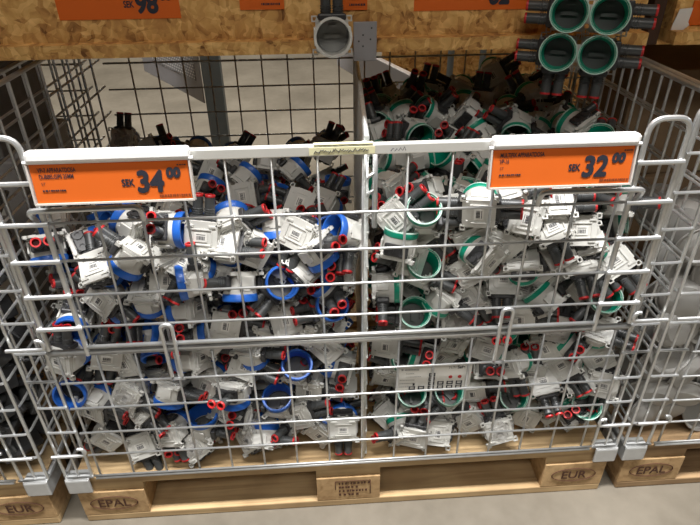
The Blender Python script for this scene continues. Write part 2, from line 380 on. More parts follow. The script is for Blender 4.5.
# tape with handwriting on the top rail
t = thing('yellow_tape', (0, -.0115, .879), 'strip of yellowed tape with marker handwriting on the cage top rail', 'tape')
b = MB(); b.box((-.002, 0, .0005), (.10, .001, .012)); b.box((-.0, .005, .0105), (.09, .009, .0006)); b.build('tape_strip', M['tape'], t)
b = MB(); r = random.Random(4)
for k in range(11):
    x = -.045+k*.0075; b.tube([(x, -.001, r.uniform(-.004, 0)), (x+.003, -.001, r.uniform(.001, .005)), (x+.005, -.001, r.uniform(-.003, .002)), (x+.008, -.001, r.uniform(-.001, .004))], .0005, 4)
for k in range(4):
    x = .072+k*.006; b.tube([(x, -.001, r.uniform(-.003, 0)), (x+.003, -.001, r.uniform(.001, .004)), (x+.005, -.001, r.uniform(-.003, .002))], .0005, 4)
b.build('marker_writing', M['ink'], t)
# pictogram label inside the front mesh
t = thing('product_label', (.100, .0085, .422), 'white product label with small box pictograms hanging inside the lower front mesh', 'label')
t.rotation_euler = (0, .02, 0)
b = MB(); b.box((.0765, 0, -.036), (.153, .0012, .072)); b.build('label_card', M['label'], t)
b = MB(); b.box((.012, -.001, -.0125), (.004, .0006, .004)); x = .0165; r = random.Random(8)
while x < .045: w = r.uniform(.0018, .003); b.box((x+w/2, -.001, -.0125), (w, .0006, .0036)); x += w+.0006
for k in range(5):
    x = .008 if k > 1 else .02; e = .036 if k != 1 else .05
    while x < e: w = r.uniform(.001, .003); b.box((x+w/2, -.001, -.022-.009*k), (w, .0004, .0012)); x += w+.001
b.build('printed_lines', M['greyink'], t)
text('71/71', .008, M['ink'], t, (.105, -.001, -.013), 'size_text', sx=.9); text('Safe', .0105, M['ink'], t, (.123, -.001, -.013), 'safe_text', sx=.9, bold=.0003)
for x, n, hat in ((.034, 1, 1), (.053, 1, 0), (.073, 4, 0), (.092, 2, 0), (.111, 2, 2), (.130, 2, 2)):
    b = MB(); d = MB()
    for k in range(n):
        z = -.062+.0115*k; b.box((x-.0052, -.001, z), (.0024, .0006, .009)); b.box((x+.0052, -.001, z), (.0024, .0006, .009)); b.box((x, -.001, z-.0035), (.0125, .0006, .0022)); b.box((x, -.001, z+.003), (.010, .0006, .0014))
    if hat == 1: b.box((x+.003, -.001, -.052), (.004, .0006, .006))
    b.build('box_pictogram', M['ink'], t)
    if hat == 2: d.lathe([(0, 0), (.004, 0), (.004, .0006), (0, .0006)], 12, Matrix.Translation((x, -.0008, -.062+.0115*2+.004)) @ Matrix.Rotation(pi/2, 4, 'X')); d.build('red_pictogram', M['red'], t)

# ---------------------------------------------------------------- shelf box above (strand board)
YS = .33
def shelf_box(x0, x1, label, z0=.955):
    t = thing('shelf_box', ((x0+x1)/2, YS, z0), label, 'shelf box'); w = x1-x0
    b = MB(); b.box((0, .012, .25), (w, .018, .46)); b.build('front_board', M['osb'], t)
    b = MB(); b.box((0, .370, .0125), (w+.004, .790, .024)); b.build('base_board', M['osb'], t)
    for s in (-1, 1):
        b = MB(); b.box((s*(w/2-.009), .39, .25), (.018, .74, .45)); b.build('side_board', M['osb'], t)
    return t
shelf_box(-.625, .613, 'wide strand board shelf box above the middle cage')
shelf_box(-1.93, -.665, 'strand board shelf box at the upper left corner')
shelf_box(.672, 1.90, 'strand board shelf box at the upper right corner')
for x, l in ((.6425, 'dark strip filling the shaded gap between the shelf boxes at upper right'), (-.645, 'dark strip filling the shaded gap beside the shelf box at upper left')):
    t = thing('gap_strip', (x, YS+.03, 0), l, 'post')  # dark strip put in for the shaded gap between boxes
    b = MB(); b.box((0, 0, 1.445), (.026, .045, .99), bev=.002); o = b.build('gap_strip_shaft', M['darkwood_and_gap'], t)
yf = YS+.0015
price_sign((-.505, yf, 1.019+.078), 'large orange price sign reading 98 kronor on the shelf box', [], '98', 0, False, w=.222, h=.078, dz=-.021)
price_sign((-.171, yf, 1.023+.070), 'orange price sign hidden at its top, left of the hanging white sample', [], '46', 0, False, w=.232, h=.070) if False else None
t = thing('price_card', (-.172, yf, 1.111), 'orange price card cut off by the top edge, left of the white sample box', 'price card')
b = MB(); b.box((.041, 0, -.04), (.082, .002, .08)); b.build('card_sheet', M['orange'], t); dashes(t, .040, .072, -.0705, .004, M['ink'], 3, -.0014)
b = MB(); b.box((.044, -.0014, -.056), (.007, .0006, .012)); b.box((.058, -.0014, -.056), (.007, .0006, .012)); b.build('price_figures', M['ink'], t)
t = thing('price_card', (.014, yf, 1.107), 'orange price card cut off by the top edge, right of the white sample box', 'price card')
b = MB(); b.box((.026, 0, -.04), (.052, .002, .08)); b.build('card_sheet', M['orange'], t); dashes(t, .018, .046, -.0705, .004, M['ink'], 13, -.0014)
b = MB(); b.box((.026, -.0014, -.056), (.007, .0006, .012)); b.box((.038, -.0014, -.056), (.007, .0006, .012)); b.build('price_figures', M['ink'], t)
price_sign((.155, yf, 1.023+.078), 'large orange price sign reading 62 kronor on the shelf box at upper right', [], '62', 0, False, w=.222, h=.078, dz=-.021)
t = thing('price_card', (.705, yf, 1.030), 'orange price card at the top right corner behind torn paper', 'price card')
b = MB(); b.box((.04, 0, -.02), (.08, .002, .045)); b.build('card_sheet', M['orange'], t)
t = thing('torn_paper', (.700, yf-.003, 1.00), 'torn piece of white paper tape on the upper right shelf box', 'paper')
b = MB(); b.prism([(-.022, .018), (.004, .020), (.002, -.006), (.006, -.012), (-.006, -.022), (-.018, -.036), (-.03, -.030), (-.028, -.008)], 0, .0012, Matrix.Rotation(pi/2, 4, 'X')); b.build('paper_sheet', M['paper'], t)

# steel bracket plate with tube arm
t = thing('steel_bracket', (.055, YS-.034, .935), 'grey steel plate with drilled holes on the shelf edge beside the white sample', 'bracket')
b = MB(); b.box((.004, 0, .042), (.044, .004, .070), bev=.001); b.build('drilled_plate', M['greysheet'], t)
b = MB()
for x, z in ((.016, .066), (.014, .046), (.0, .054), (.0, .034), (-.008, .043)): b.lathe([(0, 0), (.0016, 0), (.0016, .001), (0, .001)], 8, Matrix.Translation((x, -.002, z)) @ Matrix.Rotation(pi/2, 4, 'X'))
b.build('screw_holes', M['clip'], t)

# ---------------------------------------------------------------- junction boxes
def rot_to_negy(): return Matrix.Rotation(pi/2, 4, 'X')   # +Z -> -Y
ME = {}
def device_meshes():
    b = MB()
    b.lathe([(0, .0), (.029, .0), (.0325, .004), (.0335, .012), (.0348, .044), (.0345, .056), (.0318, .056), (.0315, .012), (0, .011)], 28)
    c = .0325; k = .003
    b.prism([(-c+k, -c), (c-k, -c), (c, -c+k), (c, c-k), (c-k, c), (-c+k, c), (-c, c-k), (-c, -c+k)], -.002, .005)
    b.prism([(-.033, -.020), (.033, -.020), (.033, .020), (-.033, .020)], .003, .0105)
    for sx in (-1, 1):
        for sy_ in (-1, 1):
            for dx_, dy_, w_, h_ in ((-.0046, 0, .0024, .0116), (.0046, 0, .0024, .0116), (0, -.0046, .0116, .0024), (0, .0046, .0116, .0024)):
                b.box((sx*.0345+dx_, sy_*.031+dy_, .0004), (w_, h_, .0065))
        b.box((sx*.0345, 0, .020), (.004, .034, .026), bev=.001); b.box((sx*.0352, .0, .033), (.0025, .014, .006))
        b.box((0, sx*.0, .0), (.001, .001, .001))
        b.box((sx*.010, .0345, .018), (.006, .004, .022)); b.box((sx*.022, -.023, -.003), (.014, .004, .003)); b.box((sx*.022, .023, -.003), (.014, .004, .003))
    for y in (-.016, .016): b.box((0, y, -.0030), (.044, .0022, .0022))
    for x in (-.021, .021): b.box((x, 0, -.0030), (.0022, .032, .0022))
    ME['body'] = b.mesh('box_body', M['white'])
    b = MB(); b.lathe([(.0318, .043), (.0354, .043), (.0374, .0465), (.0374, .0575), (.0362, .059), (.0325, .059), (.0314, .056), (.0295, .030), (.0295, .022), (.0314, .022)], 32, closed=True); ME['ringb'] = b.mesh('coloured_rim', M['blue'])
    b = MB(); b.lathe([(.0335, .045), (.0352, .045), (.0362, .0465), (.0362, .056), (.034, .0568), (.0325, .0565), (.0318, .055), (.0275, .024), (.0275, .016), (.0314, .016)], 32, closed=True); ME['ringg'] = b.mesh('coloured_rim', M['green'])
    b = MB(); b.lathe([(.0342, .0568), (.0358, .0560), (.0366, .0575), (.0362, .0592), (.0348, .0595), (.0340, .0585)], 32, closed=True); ME['lip'] = b.mesh('rim_lip', M['palegreen'])
    b = MB(); b.lathe([(0, .0125), (.0305, .0125), (.0308, .018)], 20); b.box((0, 0, .016), (.030, .007, .006)); b.box((.0, .018, .016), (.016, .004, .006)); ME['insert'] = b.mesh('shade_toned_insert', M['grey'])  # grey insert, its tone also stands for shade on the cup floor
    b = MB(); b.box((0, -.035, .020), (.054, .012, .028), bev=.003)
    b2 = MB(); b2.box((0, .0345, .020), (.050, .008, .026), bev=.003)
    for x in (-.014, .014): b2.lathe([(0, .036), (.0105, .036), (.0105, .041), (.006, .041), (.006, .039), (0, .039)], 12, Matrix.Translation((x, 0, .020)) @ Matrix.Rotation(-pi/2, 4, 'X'))
    ME['blank'] = b2.mesh('blanking_plate', M['clip'])
    for x in (-.020, 0, .020): b.box((x, -.039, .019), (.004, .006, .024), bev=.001)
    for x in (-.0235, .0235):
        b.tube([(x+.0045*cos(a), -.033+.0045*sin(a), .004) for a in [k*pi/4 for k in range(9)]], .0013, 4)
    ME['socket'] = b.mesh('pipe_socket', M['clip'])
    b = MB(); pr = [(.0085, 0), (.0110, .001)]
    for k in range(4): pr += [(.0112, .002+.0045*k), (.0112, .004+.0045*k), (.0100, .0047+.0045*k), (.0100, .0062+.0045*k)]
    pr += [(.0100, .0215), (.0100, .0425), (.0082, .0425), (.0080, .030), (0, .030)]
    b.lathe(pr, 16, Matrix.Translation((0, -.038, .019)) @ rot_to_negy()); ME['pipe'] = b.mesh('conduit_stub', M['pipe'])
    b = MB(); b.lathe([(.0098, .0415), (.0104, .0418), (.0106, .0450), (.0098, .0462), (.0072, .0460), (.0068, .044), (.0066, .033), (.0068, .032)], 16, Matrix.Translation((0, -.038, .019)) @ rot_to_negy())
    b.lathe([(0, .0335), (.0067, .0335)], 16, Matrix.Translation((0, -.038, .019)) @ rot_to_negy())
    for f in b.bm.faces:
        if all(((v.co.x**2+(v.co.z-.019)**2) < .0071**2) for v in f.verts): f.material_index = 1  # recess faces take a darker red that paints in the hole's shade
    ME['cap'] = b.mesh('end_plug', [M['red'], M['red_shade']])
    b = MB(); b.box((0, 0, -.0032), (.026, .019, .0008)); ME['sticker'] = b.mesh('barcode_sticker', M['label'])
    b = MB(); r = random.Random(2); x = -.0085
    while x < .0085: w = r.choice((.0004, .0008, .0012)); b.box((x, .0015, -.0037), (w, .008, .0003)); x += w+.0007
    b.box((0, -.0055, -.0037), (.018, .0012, .0003)); ME['barcode'] = b.mesh('barcode_bars', M['ink'])
    r = random.Random(9); bm = bmesh.new(); bmesh.ops.create_icosphere(bm, subdivisions=4, radius=1)
    for v in bm.verts:
        p = v.co.copy(); n = noise.noise(p*3.1)*.16+noise.noise(p*7)*.09+noise.noise(p*15)*.04
        v.co = Vector((p.x*.044, p.y*.044, p.z*.034))*(1+n); v.co.z += .025; v.co.y -= .004
    me = bpy.data.meshes.new('plastic_wrap'); bm.to_mesh(me); bm.free(); me.materials.append(M['bag'])
    ME['wrap'] = me
device_meshes()
def add(me, parent, loc=(0, 0, 0), rz=0):
    o = bpy.data.objects.new(ME[me].name, ME[me]); COL.objects.link(o); o.parent = parent; o.location = loc; o.rotation_euler = (0, 0, rz); return o
def make_box(green, pairs, wrap, caps=True, name='junction_box'):
    t = bpy.data.objects.new(name, None); COL.objects.link(t); t.empty_display_size = .02
    add('body', t); add('insert', t)
    rg = add('ringg' if green else 'ringb', t)
    if green: add('lip', rg)
    s = add('sticker', t); add('barcode', s)
    for q in range(pairs):
        rz = pi*q; c_, s_ = cos(rz), sin(rz)
        add('socket', t, rz=rz)
        for x in (-.0118, .0118):
            p = add('pipe', t, (x*c_, x*s_, 0), rz)
            if caps: add('cap', p)
    if wrap: add('wrap', t)
    if pairs == 1: add('blank', t)
    return t
def copy_tree(o, parent=None):
    c = o.copy(); COL.objects.link(c); c.parent = parent
    for ch in o.children: copy_tree(ch, c)
    return c
POSES = [
(-449,62,649,-0.362,0.916,0.059,0.160,0,1,0), (-363,63,682,-0.164,0.711,0.614,-0.302,0,1,0), (-363,108,692,0.464,0.265,-0.483,-0.694,0,1,0), (-298,347,636,0.878,-0.363,0.272,0.152,0,2,0),
(-283,243,682,0.305,-0.110,-0.943,0.079,0,2,0), (-354,202,689,-0.330,-0.318,-0.840,-0.292,0,1,0), (-303,507,637,0.471,-0.709,-0.417,-0.318,0,1,0), (-330,79,708,0.657,-0.196,0.678,-0.265,0,2,0),
(-326,79,665,-0.171,0.852,-0.485,-0.095,0,1,0), (-250,50,621,0.371,-0.498,-0.516,0.590,0,1,0), (-240,71,619,-0.442,0.860,-0.253,-0.035,0,1,0), (-215,63,687,-0.195,0.750,0.554,0.303,0,2,0),
(-329,64,610,-0.317,0.563,-0.539,-0.541,0,1,0), (-172,561,612,-0.696,0.182,-0.275,-0.638,0,1,0), (-116,500,617,-0.768,0.004,-0.481,-0.422,0,1,0), (-206,312,658,0.419,-0.616,0.602,0.286,0,1,0),
(-82,282,654,-0.382,0.739,0.506,0.227,0,1,0), (-137,377,593,-0.793,-0.093,-0.065,0.599,0,1,0), (-231,432,630,-0.545,0.514,0.038,0.662,0,1,0), (-120,132,707,0.182,0.610,-0.739,0.222,0,1,0),
(-197,82,693,-0.679,0.475,-0.243,-0.504,0,1,0), (-122,103,618,-0.380,0.793,0.420,0.225,0,1,0), (-127,91,572,-0.848,-0.362,-0.276,0.272,0,1,0), (-11,87,543,0.926,-0.028,-0.368,0.082,0,1,0),
(3,458,578,-0.996,0.065,-0.061,-0.025,0,1,0), (-36,300,648,-0.346,0.878,-0.321,0.082,0,2,0), (21,86,675,-0.836,-0.317,0.390,0.221,0,1,0), (15,82,600,0.673,-0.314,-0.666,0.067,0,1,0),
(-58,71,679,-0.213,0.366,-0.887,0.186,0,1,0), (-458,63,571,-0.406,0.194,-0.716,-0.533,0,2,0), (-399,95,536,0.503,0.256,-0.761,-0.320,0,1,0), (-368,63,592,-0.098,0.663,-0.728,-0.144,0,1,0),
(-351,84,461,-0.806,-0.080,0.499,-0.309,0,1,0), (-279,61,548,0.426,-0.706,-0.330,0.459,0,1,0), (-324,79,475,-0.693,0.207,-0.651,0.231,0,1,0), (-274,71,451,-0.663,0.674,-0.245,-0.216,0,2,0),
(-193,68,616,-0.122,-0.478,-0.834,0.247,0,1,0), (-235,73,490,-0.393,0.478,-0.630,-0.470,0,1,0), (-160,87,542,-0.476,0.872,0.031,0.108,0,1,0), (-116,65,503,-0.393,0.674,-0.555,-0.290,0,1,0),
(-159,73,445,-0.537,0.563,0.327,0.536,0,1,0), (-36,94,507,0.750,0.225,0.342,-0.520,0,1,0), (-31,94,457,-0.466,0.833,-0.272,-0.122,0,1,0), (-530,112,507,-0.069,-0.102,0.733,-0.669,0,1,0),
(-477,62,430,-0.173,0.047,0.714,0.677,0,2,0), (-558,77,355,0.194,0.177,-0.596,0.759,0,1,0), (-456,44,338,0.405,-0.335,0.713,0.464,0,1,1), (-448,69,407,-0.614,0.525,-0.526,-0.268,0,1,0),
(-359,66,360,0.211,0.572,-0.789,0.075,0,1,0), (-384,101,454,-0.375,-0.545,-0.677,0.322,0,1,0), (-292,67,418,-0.432,0.713,0.318,-0.452,0,1,0), (-209,62,394,-0.346,0.438,-0.729,-0.397,0,1,0),
(-234,60,353,-0.150,-0.971,0.184,-0.013,0,2,0), (-297,64,342,-0.460,0.692,0.345,0.437,0,1,0), (-310,54,219,0.815,0.022,-0.014,0.579,0,1,0), (-146,78,259,0.625,0.138,0.151,-0.753,0,1,0),
(-103,82,355,-0.583,-0.144,-0.248,0.760,0,1,0), (-38,68,422,0.115,-0.357,-0.688,-0.621,0,1,0), (-80,69,301,-0.548,0.393,-0.588,-0.447,0,1,0), (14,82,354,-0.789,0.133,0.600,-0.017,0,1,0),
(-6,79,311,0.396,-0.918,0.022,-0.004,0,1,0), (-30,83,215,-0.633,-0.175,0.208,-0.725,0,1,0), (-532,37,312,-0.555,0.295,-0.593,-0.504,0,1,0), (-518,35,223,-0.260,0.282,0.616,0.688,0,1,0),
(-449,33,203,0.534,-0.829,-0.118,-0.116,0,2,0), (-395,85,165,-0.990,0.077,-0.018,-0.118,0,1,0), (-385,25,242,-0.225,-0.032,-0.775,-0.590,0,1,0), (-336,21,200,-0.539,0.769,0.244,0.240,0,1,1),
(-207,69,240,0.720,-0.331,-0.605,0.075,0,1,0), (-221,38,200,-0.409,0.803,0.075,0.427,0,1,1), (-168,51,197,-0.406,0.614,-0.469,-0.489,0,1,0), (-109,70,193,-0.780,0.233,0.554,0.175,0,1,0),
(-185,30,182,-0.730,0.276,-0.279,-0.560,0,1,0), (-105,47,250,-0.593,0.568,-0.512,-0.253,0,1,0), (-61,40,199,0.574,-0.653,-0.167,-0.465,0,1,0), (-9,16,239,0.010,0.016,0.780,0.626,0,1,0),
(-553,30,456,-0.636,0.743,-0.182,0.105,0,1,0), (-318,62,191,0.528,-0.548,0.409,0.503,0,1,0), (-435,53,300,-0.184,0.330,-0.879,-0.290,0,1,0), (-265,49,262,-0.707,0.644,-0.292,-0.016,0,1,0),
(-287,51,656,0.136,0.330,0.865,0.354,0,1,0), (-162,65,661,0.290,-0.391,0.582,0.651,0,1,0), (-84,69,694,0.028,0.278,0.776,0.566,0,1,0), (-69,70,630,-0.271,0.876,-0.343,-0.204,0,1,0),
(-193,78,440,-0.026,0.795,0.601,0.082,0,2,0), (-92,69,466,0.718,-0.667,0.200,-0.018,0,1,0), (-251,61,700,0.612,-0.788,0.061,0.027,0,1,0), (-561,673,667,0.571,-0.819,0.049,0.015,0,1,1),
(-492,650,646,0.593,-0.562,0.534,0.217,0,1,0), (-457,660,632,0.529,-0.620,0.245,-0.525,0,1,0), (-20,601,648,0.621,-0.747,0.236,0.017,0,1,0), (-79,635,618,0.730,-0.373,-0.464,-0.335,0,1,0),
(-25,653,641,-0.628,0.606,-0.431,-0.229,0,1,0), (-367,641,628,0.594,-0.533,-0.315,-0.514,0,1,0), (-245,597,632,0.589,-0.694,0.052,0.412,0,1,0), (-314,602,582,-0.782,0.099,0.064,0.612,0,1,0),
(-125,612,629,0.349,-0.741,0.574,0.014,0,1,0), (112,295,731,0.213,-0.470,0.465,0.719,1,1,0), (109,155,731,0.369,-0.696,0.232,0.571,1,1,0), (222,305,740,0.014,0.029,0.822,0.568,1,1,0),
(246,181,682,0.978,-0.067,0.051,-0.191,1,1,0), (145,86,705,-0.692,-0.231,0.243,-0.639,1,1,0), (205,85,719,0.404,-0.647,0.573,0.301,1,1,0), (99,54,649,0.165,0.059,0.122,0.977,1,1,0),
(238,62,669,-0.178,0.109,-0.654,-0.727,1,1,0), (151,95,682,-0.350,0.141,-0.765,-0.523,1,1,0), (149,93,583,-0.802,-0.269,0.126,-0.518,1,1,0), (192,93,582,0.220,-0.784,-0.581,-0.017,1,2,0),
(131,74,623,0.589,-0.555,-0.535,-0.242,1,1,0), (60,87,558,-0.689,-0.271,-0.638,-0.212,1,2,0), (207,71,556,0.156,0.481,-0.838,-0.203,1,2,0), (138,86,483,0.624,0.243,0.278,-0.689,1,1,0),
(226,66,477,0.318,-0.639,0.632,0.303,1,1,1), (232,81,407,-0.604,0.502,0.362,0.502,1,1,0), (310,65,578,0.004,0.033,0.901,0.432,1,2,0), (415,57,510,0.507,-0.458,0.039,0.729,1,1,0),
(377,71,592,0.576,-0.658,-0.180,-0.451,1,1,0), (529,92,495,-0.827,-0.380,-0.103,0.402,1,1,0), (322,88,477,0.106,0.121,0.986,-0.048,1,1,0), (358,63,479,0.622,-0.440,0.520,0.387,1,1,0),
(513,110,461,-0.529,0.549,0.308,0.570,1,1,0), (430,75,386,-0.613,0.613,-0.448,-0.218,1,1,0), (507,63,379,0.826,-0.330,-0.454,-0.051,1,1,0), (543,56,367,0.533,-0.782,-0.136,-0.292,1,1,0),
(506,49,318,0.311,-0.656,0.687,0.036,1,2,0), (377,47,703,-0.127,0.153,-0.834,-0.514,1,2,0), (385,65,745,0.266,-0.653,0.669,0.234,1,1,0), (438,57,685,0.579,-0.815,0.022,-0.008,1,1,0),
(460,73,653,-0.275,0.914,-0.093,0.282,1,1,0), (405,60,639,-0.192,0.519,0.738,0.385,1,1,0), (450,60,621,0.237,0.050,0.903,0.355,1,2,0), (494,84,594,-0.151,0.270,-0.849,-0.428,1,1,0),
(432,84,548,-0.586,0.677,-0.229,-0.382,1,1,0), (488,96,528,-0.472,0.774,0.185,0.379,1,1,0), (304,64,731,-0.659,0.477,-0.339,-0.472,1,2,0), (327,47,719,-0.427,0.636,0.451,0.457,1,1,0),
(306,68,659,-0.485,0.743,0.168,0.430,1,1,0), (337,61,630,-0.182,0.972,-0.105,0.102,1,1,0), (267,28,642,0.140,-0.413,0.476,0.763,1,1,0), (237,62,601,-0.581,0.724,0.117,0.354,1,1,0),
(235,33,740,0.616,-0.410,0.511,0.437,1,2,0), (536,83,599,0.316,-0.161,0.831,0.429,1,1,0), (90,92,307,0.582,-0.339,0.466,0.574,1,1,0), (193,88,358,-0.761,0.304,0.555,-0.141,1,1,0),
(116,108,338,-0.595,-0.084,-0.357,0.715,1,1,0), (97,82,201,-0.539,0.745,-0.351,-0.176,1,1,0), (132,27,186,-0.708,0.347,0.388,0.477,1,2,0), (146,84,248,0.693,0.162,-0.177,0.680,1,1,0),
(212,49,203,0.538,-0.572,0.483,0.388,1,1,1), (201,23,201,-0.400,0.646,0.529,0.378,1,1,0), (145,17,197,-0.715,0.686,-0.129,0.047,1,1,0), (227,81,255,0.859,0.257,0.112,-0.428,1,1,0),
(283,70,270,-0.633,0.475,-0.448,-0.414,1,1,0), (307,60,329,-0.943,0.331,-0.018,0.034,1,2,0), (376,88,228,-0.757,-0.271,-0.176,0.568,1,1,0), (410,73,319,0.755,-0.624,0.037,-0.199,1,1,0),
(338,19,200,0.580,-0.802,-0.098,-0.104,1,1,1), (412,57,196,-0.489,0.617,0.346,0.510,1,1,0), (468,71,201,-0.599,0.681,-0.394,-0.148,1,1,1), (540,56,225,0.420,0.029,-0.356,0.834,1,1,0),
(527,38,196,0.821,-0.479,-0.300,-0.079,1,1,0), (433,58,309,-0.245,0.952,0.002,0.183,1,2,0), (468,61,349,-0.450,0.053,-0.811,-0.369,1,1,0), (347,65,355,-0.467,-0.114,-0.750,-0.454,1,1,0),
(298,60,406,0.663,-0.725,0.186,-0.014,1,2,0), (276,50,200,0.640,-0.683,-0.180,-0.304,1,1,0), (240,64,536,0.308,-0.106,0.709,0.626,1,1,0), (365,90,539,0.031,-0.162,-0.756,-0.634,1,1,0),
(268,80,518,-0.505,0.790,-0.068,0.340,1,2,0), (203,92,487,0.462,-0.201,-0.590,-0.631,1,2,0), (522,52,458,-0.250,0.433,-0.848,-0.177,1,2,0), (448,70,442,0.613,-0.771,0.081,0.155,1,1,0),
(551,26,318,-0.121,-0.160,-0.770,-0.606,1,1,0), (359,98,219,0.470,-0.095,0.658,0.581,1,1,0), (86,81,410,-0.546,0.413,-0.588,-0.430,1,1,0), (113,124,457,-0.115,0.001,0.648,0.753,1,1,0),
(94,63,718,0.626,-0.652,0.396,0.160,1,1,0), (288,65,656,0.675,-0.706,0.209,0.050,1,1,0), (138,109,544,0.601,-0.660,-0.268,-0.363,1,1,0), (202,585,780,-0.830,0.535,-0.155,0.028,1,2,0),
(435,686,810,0.700,-0.551,0.350,0.289,1,2,0), (261,552,764,-0.123,0.000,0.680,0.723,1,1,0), (116,593,737,0.226,-0.084,0.304,-0.922,1,1,1), (319,518,760,0.686,-0.381,-0.124,-0.607,1,1,0),
(490,562,778,-0.618,0.726,0.163,0.253,1,2,1), (371,557,776,0.618,-0.783,0.070,0.016,1,1,0), (422,511,753,-0.760,0.402,-0.432,-0.272,1,1,0), (367,382,745,0.619,-0.495,-0.064,-0.606,1,1,0),
(261,443,764,0.252,-0.508,-0.604,-0.560,1,1,0), (501,625,781,-0.704,0.562,-0.382,-0.206,1,2,0), (508,504,760,-0.720,0.686,0.014,-0.106,1,1,0), (110,463,751,0.281,-0.064,0.746,0.601,1,1,0),
(174,447,761,-0.765,0.448,-0.097,-0.453,1,1,0), (244,626,782,0.674,-0.726,0.136,0.003,1,1,0), (331,633,783,-0.500,0.635,0.267,0.525,1,1,0), (542,452,752,0.342,-0.478,-0.417,-0.693,1,1,0),
(368,477,759,-0.400,0.253,-0.761,-0.444,1,1,0), (539,601,778,-0.766,0.566,-0.281,-0.118,1,1,0), (526,353,771,-0.562,0.675,-0.302,-0.371,1,1,0), (442,376,741,-0.716,0.197,-0.543,-0.391,1,1,0),
(-525,109,428,-0.175,0.898,-0.008,-0.403,0,2,0), (-546,148,506,-0.277,0.890,-0.191,-0.308,0,2,0), (-555,158,555,0.232,-0.227,0.004,-0.946,0,2,0), (-555,134,673,0.286,0.940,0.183,0.020,0,2,0),
(-494,160,311,0.065,0.995,0.061,0.045,0,2,0), (-520,141,423,-0.278,-0.691,-0.343,-0.573,0,1,0), (-502,137,496,0.094,-0.756,-0.226,-0.607,0,2,0), (-487,135,593,0.090,-0.481,-0.864,0.121,0,2,0),
(-507,126,644,-0.150,-0.507,-0.419,-0.738,0,1,0), (-402,156,211,-0.312,0.309,0.780,-0.445,0,2,0), (-411,99,336,-0.724,0.683,-0.020,0.093,0,1,0), (-442,175,403,-0.036,0.016,-0.595,0.803,0,2,0),
(-345,112,205,0.910,0.295,0.169,0.238,0,2,0), (-238,145,348,-0.561,0.133,0.766,-0.284,0,2,0), (-269,131,496,-0.184,0.507,0.534,0.651,0,2,0), (-265,132,538,0.779,-0.093,-0.134,0.605,0,2,0),
(-192,123,305,-0.212,-0.100,-0.921,-0.312,0,2,0), (-195,124,479,-0.056,0.071,-0.215,-0.972,0,2,0), (-192,151,569,-0.526,0.786,0.241,0.218,0,1,0), (-180,149,633,-0.473,0.720,0.125,-0.492,0,2,0),
(-72,154,270,0.453,-0.414,-0.438,0.657,0,2,0), (-110,157,399,-0.434,0.072,0.644,-0.626,0,2,0), (-90,112,530,-0.368,-0.184,0.187,0.892,0,2,0), (-100,149,630,-0.579,0.786,0.184,0.114,0,1,0),
(-32,167,440,0.231,0.917,-0.025,0.323,0,2,0), (-52,149,493,-0.768,0.117,-0.372,-0.508,0,1,0), (-39,118,579,0.433,-0.887,-0.118,-0.104,0,2,0), (-28,156,626,-0.191,0.042,-0.307,0.931,0,1,0),
(-541,214,660,-0.040,0.699,0.227,-0.677,0,1,0), (-486,218,639,-0.383,-0.547,-0.720,0.191,0,1,0), (-128,204,339,-0.399,0.248,-0.882,0.027,0,2,0), (-29,243,253,-0.114,-0.294,0.741,-0.593,0,1,0),
(-20,205,481,0.338,-0.452,-0.823,0.056,0,2,0), (-66,220,611,-0.772,0.334,-0.398,0.366,0,2,0), (-468,309,592,-0.743,-0.084,0.494,-0.444,0,2,0), (-531,360,555,-0.922,0.136,0.186,0.311,0,2,0),
(-419,402,588,0.534,0.811,0.196,-0.138,0,2,0), (-164,388,606,-0.257,-0.666,-0.272,0.645,0,2,0), (-551,465,533,-0.450,-0.064,0.211,-0.865,0,2,0), (-243,469,535,-0.260,0.038,-0.042,0.964,0,2,0),
(-1,474,543,-0.776,-0.597,0.193,0.053,0,2,0), (-155,530,526,-0.633,0.380,0.099,-0.668,0,1,0), (-16,509,544,-0.218,0.895,0.126,-0.368,0,2,0), (-208,616,532,-0.639,0.174,-0.716,0.219,0,2,0),
(-553,720,531,0.107,0.063,0.824,-0.553,0,2,0), (-171,715,527,0.559,0.640,-0.104,-0.517,0,2,0), (-74,680,525,0.125,0.779,-0.554,-0.267,0,2,0), (-29,709,541,-0.005,-0.697,0.649,-0.306,0,2,0),
(92,144,230,-0.288,-0.837,-0.353,-0.303,1,2,0), (110,160,414,-0.501,0.834,0.196,0.120,1,2,0), (94,157,568,0.315,0.345,0.862,0.196,1,2,0), (110,195,623,0.277,0.784,-0.516,0.209,1,1,0),
(126,158,697,-0.358,0.452,0.800,-0.167,1,2,0), (187,187,407,0.134,0.068,-0.775,0.614,1,1,0), (159,157,747,0.274,0.886,-0.314,0.203,1,2,0), (218,123,335,-0.438,0.241,-0.648,-0.575,1,2,0),
(217,164,717,-0.549,-0.130,-0.814,0.139,1,2,0), (322,137,351,-0.240,-0.104,0.965,-0.028,1,2,0), (379,177,328,-0.470,-0.545,0.091,-0.689,1,2,0), (483,156,719,-0.250,-0.446,-0.076,0.856,1,2,0),
(538,181,638,-0.798,-0.225,-0.544,0.124,1,2,0), (535,124,689,0.494,-0.022,-0.112,-0.862,1,2,0), (123,259,439,0.782,0.213,-0.394,-0.433,1,2,0), (123,235,517,-0.422,-0.639,0.040,0.642,1,1,0),
(71,234,600,0.085,-0.713,0.007,-0.696,1,1,0), (166,241,672,-0.310,-0.346,-0.221,-0.857,1,2,0), (254,215,686,-0.583,0.611,0.339,-0.414,1,2,0), (307,221,701,-0.131,-0.216,-0.167,-0.953,1,2,0),
(130,295,741,-0.312,0.386,0.451,-0.741,1,2,0), (151,296,740,0.517,0.452,0.457,0.565,1,1,0), (254,278,732,0.520,-0.278,-0.330,0.737,1,2,0), (322,297,751,0.476,0.520,-0.703,-0.097,1,2,0),
